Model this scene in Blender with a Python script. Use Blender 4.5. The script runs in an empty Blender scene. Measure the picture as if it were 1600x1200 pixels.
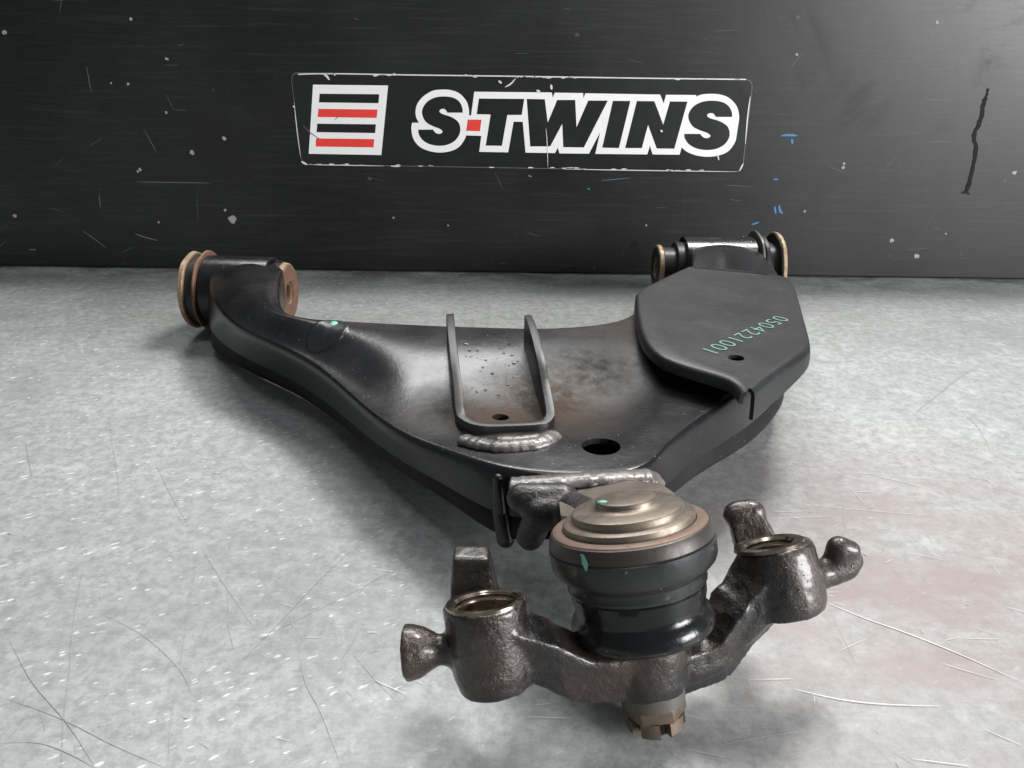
import bpy, bmesh, math, random
import numpy as np
from mathutils import Vector, Matrix, noise
from mathutils.bvhtree import BVHTree
from mathutils.geometry import tessellate_polygon

sc = bpy.context.scene
rnd = random.Random(7)
R_ = math.radians

# ------------------------------------------------------------------ camera
CAM_H, PITCH, FPX, ROLL = 0.24, R_(24), 1250.0, R_(0.75)
fw = Vector((0, math.cos(PITCH), -math.sin(PITCH)))
up0 = Vector((0, math.sin(PITCH), math.cos(PITCH)))
rt0 = Vector((1, 0, 0))
rt = rt0 * math.cos(ROLL) + up0 * math.sin(ROLL)
up = up0 * math.cos(ROLL) - rt0 * math.sin(ROLL)
CAMP = Vector((0, 0, CAM_H))
cd = bpy.data.cameras.new('camera')
cam = bpy.data.objects.new('camera', cd)
sc.collection.objects.link(cam)
cd.sensor_width = 36
cd.lens = 36 * FPX / 1600
cd.clip_start, cd.clip_end = 0.01, 50
m = Matrix.Identity(4)
for i in range(3):
    m[i][0], m[i][1], m[i][2], m[i][3] = rt[i], up[i], -fw[i], CAMP[i]
cam.matrix_world = m
sc.camera = cam


def P(px, py, z=None, y=None):
    """a point of the place, from where it shows and its height (or its depth)"""
    d = fw + rt * ((px - 800) / FPX) - up * ((py - 600) / FPX)
    t = (z - CAM_H) / d.z if z is not None else y / d.y
    return CAMP + d * t


# ------------------------------------------------------------------ light
w = bpy.data.worlds.new('World')
sc.world = w
w.use_nodes = True
bg = w.node_tree.nodes['Background']
bg.inputs[0].default_value = (0.90, 0.96, 1.0, 1)
bg.inputs[1].default_value = 0.16


def lamp(name, loc, target, sx, sy, power, col):
    l = bpy.data.lights.new(name, 'AREA')
    l.shape = 'RECTANGLE'
    l.size, l.size_y, l.energy, l.color = sx, sy, power, col
    o = bpy.data.objects.new(name, l)
    sc.collection.objects.link(o)
    o.location = loc
    o.rotation_euler = (Vector(target) - Vector(loc)).to_track_quat('-Z', 'Y').to_euler()
    return o


lamp('ceiling_lamp', (0.62, 1.25, 1.75), (0.0, 0.35, 0), 0.5, 0.4, 40, (1.0, 0.985, 0.96))
lamp('ceiling_lamp', (-0.25, 1.85, 1.65), (0, 0.35, 0), 1.3, 0.5, 30, (1.0, 1.0, 1.0))
lamp('ceiling_lamp', (-0.3, 0.35, 1.9), (0, 0.60, 0), 0.9, 0.4, 6, (0.95, 1.0, 1.0))
lamp('window_light', (1.40, -0.40, 0.55), (0.35, 0.83, 0.14), 0.8, 0.6, 46, (0.98, 0.98, 1.0))

sc.view_settings.view_transform = 'Standard'
sc.view_settings.look = 'None'
sc.view_settings.exposure = 0.0
sc.view_settings.gamma = 1.0


# ------------------------------------------------------------------ materials
class NT:
    def __init__(s, name):
        s.m = bpy.data.materials.new(name)
        s.m.use_nodes = True
        s.t = s.m.node_tree
        s.b = s.t.nodes['Principled BSDF']
        s.tc = s.t.nodes.new('ShaderNodeTexCoord').outputs['Object']

    def n(s, typ, **kw):
        nd = s.t.nodes.new(typ)
        for k, v in kw.items():
            setattr(nd, k, v)
        return nd

    def l(s, a, b):
        s.t.links.new(a, b)

    def mapping(s, scale=(1, 1, 1), rot=(0, 0, 0), src=None, loc=(0, 0, 0)):
        nd = s.n('ShaderNodeMapping')
        nd.inputs['Scale'].default_value = scale
        nd.inputs['Rotation'].default_value = rot
        nd.inputs['Location'].default_value = loc
        s.l(src or s.tc, nd.inputs[0])
        return nd.outputs[0]

    def noise(s, scale, detail=4, rough=0.6, src=None, dist=0.0):
        nd = s.n('ShaderNodeTexNoise')
        nd.inputs['Scale'].default_value = scale
        nd.inputs['Detail'].default_value = detail
        nd.inputs['Roughness'].default_value = rough
        nd.inputs['Distortion'].default_value = dist
        s.l(src or s.tc, nd.inputs['Vector'])
        return nd.outputs[0]

    def voro(s, scale, src=None, feature='F1', rand=1.0):
        nd = s.n('ShaderNodeTexVoronoi', feature=feature)
        nd.inputs['Scale'].default_value = scale
        nd.inputs['Randomness'].default_value = rand
        s.l(src or s.tc, nd.inputs['Vector'])
        return nd

    def ramp(s, src, pts, interp='LINEAR'):
        nd = s.n('ShaderNodeValToRGB')
        cr = nd.color_ramp
        cr.interpolation = interp
        while len(cr.elements) < len(pts):
            cr.elements.new(0.5)
        for e, (p, c) in zip(cr.elements, pts):
            e.position = p
            e.color = (c, c, c, 1) if isinstance(c, (int, float)) else (*c, 1)
        s.l(src, nd.inputs[0])
        return nd.outputs[0]

    def math(s, op, a, b=None, c=None):
        nd = s.n('ShaderNodeMath', operation=op)
        for i, v in enumerate((a, b, c)):
            if v is None:
                continue
            if isinstance(v, (int, float)):
                nd.inputs[i].default_value = v
            else:
                s.l(v, nd.inputs[i])
        return nd.outputs[0]

    def mix(s, fac, a, b, blend='MIX'):
        nd = s.n('ShaderNodeMix', data_type='RGBA', blend_type=blend)
        for i, v in ((0, fac), (6, a), (7, b)):
            if isinstance(v, (int, float)):
                nd.inputs[i].default_value = v
            elif isinstance(v, tuple):
                nd.inputs[i].default_value = (*v, 1)
            else:
                s.l(v, nd.inputs[i])
        return nd.outputs[2]

    def sphere_mask(s, c, r0, r1):
        """1 inside r0 of a point, 0 beyond r1"""
        nd = s.n('ShaderNodeVectorMath', operation='DISTANCE')
        s.l(s.tc, nd.inputs[0])
        nd.inputs[1].default_value = c
        mr = s.n('ShaderNodeMapRange')
        mr.inputs['From Min'].default_value = r0
        mr.inputs['From Max'].default_value = r1
        mr.inputs['To Min'].default_value = 1
        mr.inputs['To Max'].default_value = 0
        s.l(nd.outputs['Value'], mr.inputs['Value'])
        return mr.outputs[0]

    def bump(s, h, strength, dist=0.001, prev=None):
        nd = s.n('ShaderNodeBump')
        nd.inputs['Strength'].default_value = strength
        nd.inputs['Distance'].default_value = dist
        s.l(h, nd.inputs['Height'])
        if prev:
            s.l(prev, nd.inputs['Normal'])
        return nd.outputs[0]

    def out(s, col=None, rough=None, metal=None, normal=None, spec=None, coat=None, coat_r=None):
        for key, v in (('Base Color', col), ('Roughness', rough), ('Metallic', metal), ('Normal', normal),
                       ('Specular IOR Level', spec), ('Coat Weight', coat), ('Coat Roughness', coat_r)):
            if v is None:
                continue
            if isinstance(v, tuple):
                s.b.inputs[key].default_value = (*v, 1)
            elif isinstance(v, (int, float)):
                s.b.inputs[key].default_value = v
            else:
                s.l(v, s.b.inputs[key])
        return s.m


def m_paint(name, base, dust=(0.10, 0.10, 0.10), rust_at=(), r=(0.28, 0.48), dust_amt=0.25, seed=0.0, spec=0.4):
    t = NT(name)
    src = t.mapping(loc=(seed, seed * 2, 0))
    n1 = t.noise(14, 6, 0.65, src)
    n2 = t.noise(90, 5, 0.7, src)
    n3 = t.noise(600, 3, 0.6, src)
    d = t.math('MULTIPLY', t.ramp(n1, [(0.42, 0.0), (0.68, 1.0)]), dust_amt)
    col = t.mix(d, base, dust)
    matt = None
    col = t.mix(t.ramp(n2, [(0.60, 0.0), (0.78, 0.35)]), col, dust)
    for (c, r0, r1, rc, amt) in rust_at:
        mk = t.math('MULTIPLY', t.sphere_mask(c, r0, r1), t.ramp(t.noise(120, 6, 0.75, src), [(0.28, 0.35), (0.68, 1.0)]))
        col = t.mix(t.math('MULTIPLY', mk, amt), col, rc)
        matt = mk if matt is None else t.math('MAXIMUM', matt, mk)
    sp = t.voro(420, src)
    sep = t.n('ShaderNodeSeparateColor')
    t.l(sp.outputs['Color'], sep.inputs[0])
    spk = t.math('MULTIPLY', t.ramp(sp.outputs['Distance'], [(0.10, 1.0), (0.2, 0.0)]), t.ramp(sep.outputs[0], [(0.93, 0.0), (0.95, 1.0)]))
    col = t.mix(t.math('MULTIPLY', spk, 0.5), col, (0.30, 0.28, 0.25))
    rg = t.math('MULTIPLY_ADD', t.math('ADD', t.math('MULTIPLY', n1, 0.6), t.math('MULTIPLY', n2, 0.4)), (r[1] - r[0]) * 2.2, r[0] - (r[1] - r[0]) * 0.6)
    if matt:
        rg = t.math('ADD', rg, t.math('MULTIPLY', matt, 0.38))
    nb = t.bump(n2, 0.25, 0.0006)
    nb = t.bump(n3, 0.22, 0.0003, nb)
    return t.out(col, rg, 0.0, nb, t.math('MULTIPLY_ADD', matt, -0.36, 0.42) if matt else spec)


def m_metal(name, c1, c2, rust=(0.09, 0.035, 0.014), rust_amt=0.3, rough=(0.3, 0.5), metal=0.85, nscale=60, bumpd=0.0004, thresh=(0.5, 0.7)):
    t = NT(name)
    n1 = t.noise(nscale, 6, 0.7)
    n2 = t.noise(nscale * 6, 4, 0.7)
    col = t.mix(n1, c1, c2)
    rm = t.math('MULTIPLY', t.ramp(t.noise(nscale * 1.6, 7, 0.75), [(thresh[0], 0.0), (thresh[1], 1.0)]), rust_amt)
    col = t.mix(rm, col, rust)
    mt = t.math('MULTIPLY', t.math('SUBTRACT', 1.0, rm), metal)
    rg = t.math('MULTIPLY_ADD', n2, (rough[1] - rough[0]) * 1.6, rough[0])
    rg = t.math('ADD', rg, t.math('MULTIPLY', rm, 0.25))
    nb = t.bump(n1, 0.3, bumpd)
    nb = t.bump(n2, 0.3, bumpd * 0.5, nb)
    return t.out(col, rg, mt, nb)


def m_cast(name, c_dark, c_brown, wet=0.7):
    t = NT(name)
    n1 = t.noise(38, 6, 0.65)
    n2 = t.noise(420, 4, 0.7)
    v = t.noise(1100, 2, 0.6)
    col = t.mix(t.ramp(n1, [(0.38, 0.0), (0.62, 1.0)]), c_dark, c_brown)
    col = t.mix(t.ramp(t.noise(240, 5, 0.75), [(0.58, 0.0), (0.75, 0.5)]), col, (0.16, 0.13, 0.12))
    rg = t.ramp(t.noise(25, 5, 0.6), [(0.35, 0.26), (0.7, 0.5)])
    nb = t.bump(n2, 0.75, 0.0009)
    nb = t.bump(v, 0.4, 0.0003, nb)
    nb = t.bump(n1, 0.5, 0.002, nb)
    return t.out(col, rg, 0.35, nb, 0.6, wet, 0.18)


def m_plain(name, col, rough=0.5, metal=0.0, nscale=200, var=0.15, bumpd=0.0001):
    t = NT(name)
    n1 = t.noise(nscale, 5, 0.7)
    c2 = tuple(min(1, c * (1 + var)) for c in col)
    c1 = tuple(c * (1 - var) for c in col)
    return t.out(t.mix(n1, c1, c2), t.math('MULTIPLY_ADD', n1, 0.2, rough - 0.1), metal, t.bump(n1, 0.2, bumpd))


def m_bench():
    t = NT('galvanised_sheet')
    big = t.noise(2.6, 4, 0.55)
    mid = t.noise(16, 6, 0.65)
    fine = t.noise(150, 6, 0.75)
    gr = t.noise(1.0, 5, 0.7, t.mapping((60, 420, 1), (0, 0, R_(35))))
    gr2 = t.noise(1.0, 5, 0.7, t.mapping((420, 50, 1), (0, 0, R_(8))))
    base = t.mix(t.ramp(mid, [(0.3, 0.0), (0.7, 1.0)]), (0.245, 0.255, 0.25), (0.345, 0.36, 0.355))
    base = t.mix(t.ramp(big, [(0.35, 0.0), (0.65, 0.6)]), base, (0.47, 0.48, 0.475))
    base = t.mix(t.ramp(fine, [(0.40, 0.7), (0.58, 0.0)]), base, (0.21, 0.215, 0.21))
    base = t.mix(t.ramp(t.noise(48, 7, 0.8, None, 0.4), [(0.52, 0.0), (0.66, 0.30)]), base, (0.58, 0.59, 0.58))
    base = t.mix(t.ramp(t.noise(75, 7, 0.8, None, 0.4), [(0.60, 0.0), (0.72, 0.35)]), base, (0.22, 0.22, 0.215))
    base = t.mix(t.ramp(gr, [(0.55, 0.0), (0.72, 0.14)]), base, (0.62, 0.63, 0.63))
    base = t.mix(t.ramp(gr2, [(0.56, 0.0), (0.74, 0.22)]), base, (0.19, 0.19, 0.185))
    # brownish greasy stain on the right
    st = t.math('MULTIPLY', t.sphere_mask((0.20, 0.31, 0), 0.05, 0.19), t.ramp(t.noise(11, 6, 0.7, t.mapping((1, 2.4, 1), (0, 0, R_(-12)))), [(0.34, 0.1), (0.58, 0.9)]))
    base = t.mix(st, base, (0.26, 0.218, 0.208))
    # grime along the foot of the board
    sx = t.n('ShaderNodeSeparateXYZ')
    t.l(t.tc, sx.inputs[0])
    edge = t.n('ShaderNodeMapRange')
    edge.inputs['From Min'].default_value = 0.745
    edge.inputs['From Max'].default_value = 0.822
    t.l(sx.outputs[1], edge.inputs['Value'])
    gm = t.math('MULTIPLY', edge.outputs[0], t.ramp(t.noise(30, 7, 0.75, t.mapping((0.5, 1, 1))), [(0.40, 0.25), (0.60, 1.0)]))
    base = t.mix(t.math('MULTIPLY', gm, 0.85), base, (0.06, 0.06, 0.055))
    # bright flecks in two sizes, slightly stretched
    flk = None
    for (sc1, mp, th, rr) in ((1.0, ((85, 250, 1), (0, 0, R_(-32))), 0.74, 0.21), (1.0, ((170, 470, 1), (0, 0, R_(-28))), 0.72, 0.26)):
        src = t.mapping(mp[0], (0, 0, 0), t.mapping((1, 1, 1), mp[1]))
        dn = t.n('ShaderNodeVectorMath', operation='ADD')
        nn = t.n('ShaderNodeTexNoise')
        nn.inputs['Scale'].default_value = 3.0
        t.l(src, nn.inputs['Vector'])
        sm = t.n('ShaderNodeVectorMath', operation='SCALE')
        sm.inputs['Scale'].default_value = 0.5
        t.l(nn.outputs['Color'], sm.inputs[0])
        t.l(src, dn.inputs[0])
        t.l(sm.outputs[0], dn.inputs[1])
        v = t.voro(sc1, dn.outputs[0])
        sp = t.n('ShaderNodeSeparateColor')
        t.l(v.outputs['Color'], sp.inputs[0])
        f = t.math('MULTIPLY', t.ramp(v.outputs['Distance'], [(rr * 0.5, 1.0), (rr, 0.0)]), t.ramp(sp.outputs[0], [(th, 0.0), (1.0, 1.0)]))
        flk = f if flk is None else t.math('MAXIMUM', flk, f)
    side = t.n('ShaderNodeMapRange')
    side.inputs['From Min'].default_value = 0.05
    side.inputs['From Max'].default_value = -0.12
    side.inputs['To Min'].default_value = 0.12
    side.inputs['To Max'].default_value = 1.0
    t.l(sx.outputs[0], side.inputs['Value'])
    flk = t.math('MULTIPLY', flk, side.outputs[0])
    base = t.mix(flk, base, (0.72, 0.73, 0.72))
    rg = t.math('ADD', t.ramp(mid, [(0.3, 0.44), (0.7, 0.58)]), t.math('MULTIPLY', fine, 0.14))
    t.b.inputs['Specular IOR Level'].default_value = 0.3
    nb = t.bump(mid, 0.12, 0.002)
    nb = t.bump(fine, 0.25, 0.0003, nb)
    nb = t.bump(t.math('ADD', gr, gr2), 0.2, 0.0002, nb)
    return t.out(base, rg, 0.2, nb)


def m_board():
    t = NT('black_board_paint')
    big = t.noise(5, 5, 0.6)
    hor = t.noise(1.0, 6, 0.7, t.mapping((14, 1, 330)))
    ver = t.noise(1.0, 6, 0.7, t.mapping((120, 1, 9)))
    fine = t.noise(160, 6, 0.75)
    col = t.mix(t.ramp(big, [(0.35, 0.0), (0.7, 1.0)]), (0.004, 0.0043, 0.0043), (0.0095, 0.010, 0.0096))
    col = t.mix(t.ramp(hor, [(0.52, 0.0), (0.75, 0.22)]), col, (0.07, 0.07, 0.07))
    col = t.mix(t.ramp(ver, [(0.6, 0.0), (0.8, 0.10)]), col, (0.07, 0.07, 0.07))
    blot = t.ramp(t.noise(7, 6, 0.72, None, 0.6), [(0.54, 0.0), (0.66, 0.9)])
    col = t.mix(blot, col, (0.004, 0.004, 0.004))
    v = t.voro(34, t.mapping((1, 1, 1.3)))
    sp = t.n('ShaderNodeSeparateColor')
    t.l(v.outputs['Color'], sp.inputs[0])
    dd = t.math('ADD', v.outputs['Distance'], t.math('MULTIPLY', fine, 0.12))
    f = t.math('MULTIPLY', t.ramp(dd, [(0.10, 1.0), (0.15, 0.0)]), t.ramp(sp.outputs[0], [(0.90, 0.0), (1.0, 0.7)]))
    v2 = t.voro(130)
    sp2 = t.n('ShaderNodeSeparateColor')
    t.l(v2.outputs['Color'], sp2.inputs[0])
    f2 = t.math('MULTIPLY', t.ramp(v2.outputs['Distance'], [(0.08, 1.0), (0.2, 0.0)]), t.ramp(sp2.outputs[1], [(0.97, 0.0), (1.0, 0.6)]))
    col = t.mix(t.math('MULTIPLY', t.math('MAXIMUM', f, f2), 0.6), col, (0.20, 0.195, 0.185))
    rg = t.math('ADD', t.ramp(big, [(0.3, 0.34), (0.7, 0.44)]), t.math('MULTIPLY', hor, 0.1))
    rg = t.math('ADD', rg, t.math('MULTIPLY', blot, 0.12))
    nb = t.bump(fine, 0.15, 0.0003)
    nb = t.bump(hor, 0.10, 0.0003, nb)
    return t.out(col, rg, 0.0, nb, 0.5)


RUST = (0.075, 0.045, 0.028)
brk = P(860, 640, z=0.05)
brk2 = P(700, 650, z=0.05)
M = {
    'bench': m_bench(), 'board': m_board(),
    'arm': m_paint('black_chassis_paint', (0.007, 0.0072, 0.008), (0.06, 0.06, 0.064),
                   [(tuple(brk), 0.012, 0.055, (0.085, 0.048, 0.026), 0.7), (tuple(brk2), 0.003, 0.035, RUST, 0.5), (tuple(P(930, 590, z=0.055)), 0.012, 0.055, (0.022, 0.017, 0.013), 0.8),
                     (tuple(P(780, 655, z=0.055)), 0.006, 0.03, RUST, 0.7),
                    (tuple(P(950, 520, z=0.055)), 0.01, 0.06, (0.09, 0.06, 0.045), 0.5)], (0.17, 0.31), 0.20),
    'lower': m_paint('dull_black_paint', (0.009, 0.0092, 0.0092), (0.05, 0.048, 0.044), (), (0.50, 0.65), 0.3, 3.0, 0.15),
    'cover': m_paint('satin_cover_paint', (0.014, 0.0145, 0.0155), (0.06, 0.06, 0.062), (), (0.34, 0.46), 0.18, 5.0),
    'bracket': m_paint('bracket_paint', (0.011, 0.011, 0.012), (0.09, 0.075, 0.065), (), (0.34, 0.50), 0.25, 7.0),
    'weld': m_cast('weld_metal', (0.06, 0.052, 0.048), (0.16, 0.137, 0.127), 0.5),
    'cap': m_metal('bare_cap_steel', (0.155, 0.13, 0.105), (0.235, 0.20, 0.162), (0.17, 0.12, 0.09), 0.5, (0.30, 0.46), 0.75, 45),
    'rustring': m_metal('rusty_rim_steel', (0.14, 0.095, 0.073), (0.21, 0.145, 0.11), (0.09, 0.05, 0.033), 0.6, (0.4, 0.6), 0.35, 80),
    'flange': m_metal('corroded_flange_steel', (0.28, 0.21, 0.14), (0.46, 0.37, 0.27), (0.20, 0.085, 0.03), 0.85, (0.35, 0.55), 0.55, 130, 0.0006, (0.42, 0.66)),
    'rust': m_metal('rusted_steel', (0.09, 0.05, 0.033), (0.27, 0.155, 0.095), (0.10, 0.035, 0.015), 0.8, (0.4, 0.6), 0.4, 140, 0.0006),
    'rubber': m_plain('black_rubber', (0.010, 0.0095, 0.009), 0.45, 0, 90, 0.4, 0.0006),
    'boot': m_paint('wet_rubber_boot', (0.007, 0.0075, 0.008), (0.04, 0.04, 0.04), (), (0.16, 0.30), 0.12, 2.0),
    'housing': m_paint('housing_black', (0.011, 0.013, 0.014), (0.07, 0.065, 0.06), (), (0.24, 0.38), 0.3, 9.0),
    'cast': m_cast('oily_cast_iron', (0.013, 0.012, 0.0115), (0.052, 0.036, 0.029), 0.5),
    'borewall': m_metal('dark_bore_steel', (0.34, 0.285, 0.22), (0.46, 0.39, 0.31), (0.08, 0.05, 0.035), 0.35, (0.14, 0.26), 1.0, 90, 0.0001),
    'grimy': m_cast('grimy_dark_casting', (0.012, 0.011, 0.0105), (0.045, 0.036, 0.032), 0.15),
    'bore': m_metal('machined_bore', (0.40, 0.34, 0.27), (0.50, 0.43, 0.35), (0.12, 0.07, 0.04), 0.2, (0.12, 0.22), 1.0, 70, 0.00004),
    'sleeve': m_metal('greyed_steel', (0.10, 0.095, 0.085), (0.16, 0.15, 0.135), (0.07, 0.05, 0.035), 0.6, (0.35, 0.5), 0.5, 90),
    'shoulder': m_metal('worn_black_shoulder', (0.030, 0.027, 0.026), (0.065, 0.055, 0.048), (0.05, 0.03, 0.02), 0.5, (0.3, 0.42), 0.3, 60),
    'nut': m_metal('aged_nut_steel', (0.14, 0.10, 0.075), (0.24, 0.19, 0.14), (0.06, 0.03, 0.02), 0.6, (0.28, 0.45), 0.7, 150),
    'green': m_plain('green_paint', (0.16, 0.42, 0.33), 0.5, 0, 900, 0.3),
    'stencil': m_plain('pale_green_ink', (0.12, 0.25, 0.215), 0.55, 0, 1500, 0.6),
    'white': m_plain('white_vinyl', (0.80, 0.80, 0.78), 0.4, 0, 60, 0.04),
    'red': m_plain('red_vinyl', (0.72, 0.05, 0.04), 0.4, 0, 60, 0.06),
    'black': m_plain('black_vinyl', (0.010, 0.0105, 0.0105), 0.35, 0, 40, 0.3),
    'scar': m_plain('bare_scar', (0.62, 0.61, 0.58), 0.6, 0, 500, 0.3),
    'chip': m_plain('dull_chip', (0.27, 0.26, 0.245), 0.7, 0, 500, 0.6),
    'scuff': m_plain('grey_scuff', (0.11, 0.11, 0.108), 0.6, 0, 500, 0.5),
    'blue': m_plain('blue_paint', (0.05, 0.17, 0.33), 0.6, 0, 300, 0.3),
    'drip': m_plain('dried_black_drip', (0.002, 0.002, 0.002), 0.9, 0, 300, 0.3),
    'dark_scratch': m_plain('dark_scratch', (0.31, 0.31, 0.305), 0.5, 0.2, 300, 0.3),
    'light_scratch': m_plain('bright_scratch', (0.55, 0.55, 0.54), 0.45, 0.3, 300, 0.15),
}
tw = NT('water')
tw.out((1.0, 1.0, 1.0), 0.03, 0.0)
tw.b.inputs['Transmission Weight'].default_value = 1.0
tw.b.inputs['IOR'].default_value = 1.33
M['water'] = tw.m


# ------------------------------------------------------------------ helpers
def link(name, me, mat=None, parent=None, smooth=True):
    o = bpy.data.objects.new(name, me)
    sc.collection.objects.link(o)
    if mat:
        me.materials.clear()
        me.materials.append(M[mat])
    if parent:
        o.parent = parent
    if smooth is not None:
        me.polygons.foreach_set('use_smooth', [bool(smooth)] * len(me.polygons))
    return o


def from_bm(name, bm, mat=None, parent=None, smooth=True):
    me = bpy.data.meshes.new(name)
    bmesh.ops.recalc_face_normals(bm, faces=bm.faces)
    bm.to_mesh(me)
    bm.free()
    return link(name, me, mat, parent, smooth)


def bake(o):
    """replace an object's mesh by its evaluated one and drop its modifiers"""
    dg = bpy.context.evaluated_depsgraph_get()
    dg.update()
    me = bpy.data.meshes.new_from_object(o.evaluated_get(dg))
    o.modifiers.clear()
    o.data = me
    return o


def mod(o, typ, **kw):
    md = o.modifiers.new(typ.lower(), typ)
    for k, v in kw.items():
        setattr(md, k, v)
    return md


def autosmooth(o, ang=35):
    me = o.data
    me.polygons.foreach_set('use_smooth', [True] * len(me.polygons))
    bm = bmesh.new()
    bm.from_mesh(me)
    for e in bm.edges:
        e.smooth = not (len(e.link_faces) == 2 and e.calc_face_angle(0) > R_(ang))
    bm.to_mesh(me)
    bm.free()


def frame(axis):
    a = axis.normalized()
    h = Vector((0, 0, 1)) if abs(a.z) < 0.9 else Vector((0, 1, 0))
    u = a.cross(h).normalized()
    return u, a.cross(u), a


def lathe(bm, origin, axis, prof, seg=64, wob=0.0):
    """profile of (radius, distance along the axis)"""
    u, v, a = frame(axis)
    rings = []
    for (r, h) in prof:
        if r <= 1e-7:
            rings.append([bm.verts.new(origin + a * h)])
            continue
        ring = []
        for k in range(seg):
            th = 2 * math.pi * k / seg
            rr = r * (1 + wob * noise.noise(Vector((math.cos(th) * 2, math.sin(th) * 2, h * 300))))
            ring.append(bm.verts.new(origin + a * h + (u * math.cos(th) + v * math.sin(th)) * rr))
        rings.append(ring)
    for A, B in zip(rings, rings[1:]):
        if len(A) == 1 and len(B) == 1:
            continue
        for k in range(seg):
            k2 = (k + 1) % seg
            if len(A) == 1:
                bm.faces.new((A[0], B[k2], B[k]))
            elif len(B) == 1:
                bm.faces.new((A[k], A[k2], B[0]))
            else:
                bm.faces.new((A[k], A[k2], B[k2], B[k]))


def lathe_obj(name, origin, axis, prof, mat, parent, seg=64, wob=0.0, ang=32):
    bm = bmesh.new()
    lathe(bm, origin, axis, prof, seg, wob)
    o = from_bm(name, bm, mat, parent)
    autosmooth(o, ang)
    return o


def capsule(bm, p1, r1, p2, r2, seg=20):
    ax = p2 - p1
    L = ax.length
    prof = [(0, -r1)]
    for k in range(1, 6):
        a = math.pi / 2 * k / 6
        prof.append((r1 * math.sin(a), -r1 * math.cos(a)))
    prof.append((r1, 0))
    prof.append((r2, L))
    for k in range(5, 0, -1):
        a = math.pi / 2 * k / 6
        prof.append((r2 * math.sin(a), L + r2 * math.cos(a)))
    prof.append((0, L + r2))
    lathe(bm, p1, ax, prof, seg)


def box(bm, c, half, rot=None):
    vs = []
    for sx in (-1, 1):
        for sy in (-1, 1):
            for sz in (-1, 1):
                q = Vector((sx * half[0], sy * half[1], sz * half[2]))
                if rot:
                    q = rot @ q
                vs.append(bm.verts.new(Vector(c) + q))
    for f in ((0, 1, 3, 2), (4, 6, 7, 5), (0, 4, 5, 1), (2, 3, 7, 6), (0, 2, 6, 4), (1, 5, 7, 3)):
        bm.faces.new([vs[i] for i in f])


def cat(pts, n):
    """Catmull-Rom through points, n samples per span"""
    out = []
    N = len(pts)
    for i in range(N - 1):
        p0, p1, p2, p3 = pts[max(i - 1, 0)], pts[i], pts[i + 1], pts[min(i + 2, N - 1)]
        for k in range(n):
            t = k / n
            out.append(0.5 * ((2 * p1) + (p2 - p0) * t + (2 * p0 - 5 * p1 + 4 * p2 - p3) * t * t + (3 * p1 - p0 - 3 * p2 + p3) * t ** 3))
    out.append(pts[-1].copy())
    return out


def ribbon(bm, pts, wd, normal, off=0.0, taper=True):
    """thin flat streak following points on a surface"""
    n = len(pts)
    prev = None
    for i, p in enumerate(pts):
        d = (pts[min(i + 1, n - 1)] - pts[max(i - 1, 0)])
        s = d.cross(normal)
        if s.length < 1e-12:
            s = Vector((1, 0, 0))
        s.normalize()
        k = math.sin(math.pi * (i + 0.25) / (n - 0.5)) ** 0.6 if taper else 1.0
        hw = wd * 0.5 * max(k, 0.1)
        cur = (bm.verts.new(p + s * hw + normal * off), bm.verts.new(p - s * hw + normal * off))
        if prev:
            bm.faces.new((prev[0], prev[1], cur[1], cur[0]))
        prev = cur


def poly_obj(name, pts, mat, parent, thick, nrm):
    """solid flat shape from outline points"""
    bm = bmesh.new()
    a = [bm.verts.new(p) for p in pts]
    b = [bm.verts.new(p + nrm * thick) for p in pts]
    for tri in tessellate_polygon([pts]):
        bm.faces.new([b[i] for i in tri])
    for i in range(len(pts)):
        j = (i + 1) % len(pts)
        bm.faces.new((a[i], a[j], b[j], b[i]))
    return from_bm(name, bm, mat, parent, False)


def empty(name, loc):
    o = bpy.data.objects.new(name, None)
    sc.collection.objects.link(o)
    o.location = loc
    o.empty_display_size = 0.02
    return o


def settle(root):
    """children were built in world space: keep them there under the moved root"""
    bpy.context.view_layer.update()
    for c in root.children:
        c.matrix_parent_inverse = root.matrix_world.inverted()


# ------------------------------------------------------------------ bench
BY = 0.829
bm = bmesh.new()
nx, ny = 60, 40
vs = [[bm.verts.new((-1.6 + 3.2 * i / nx, -0.6 + 1.9 * j / ny, 0)) for i in range(nx + 1)] for j in range(ny + 1)]
for j in range(ny):
    for i in range(nx):
        bm.faces.new((vs[j][i], vs[j][i + 1], vs[j + 1][i + 1], vs[j + 1][i]))
bench = from_bm('workbench_top', bm, 'bench')
bench['kind'] = 'structure'
bench['label'] = 'scratched grey galvanised steel bench top with bright flecks'


def pxline(pl, z=0.0003):
    return [P(x, y, z=z) for x, y in pl]


UPV = Vector((0, 0, 1))
bm = bmesh.new()
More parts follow.
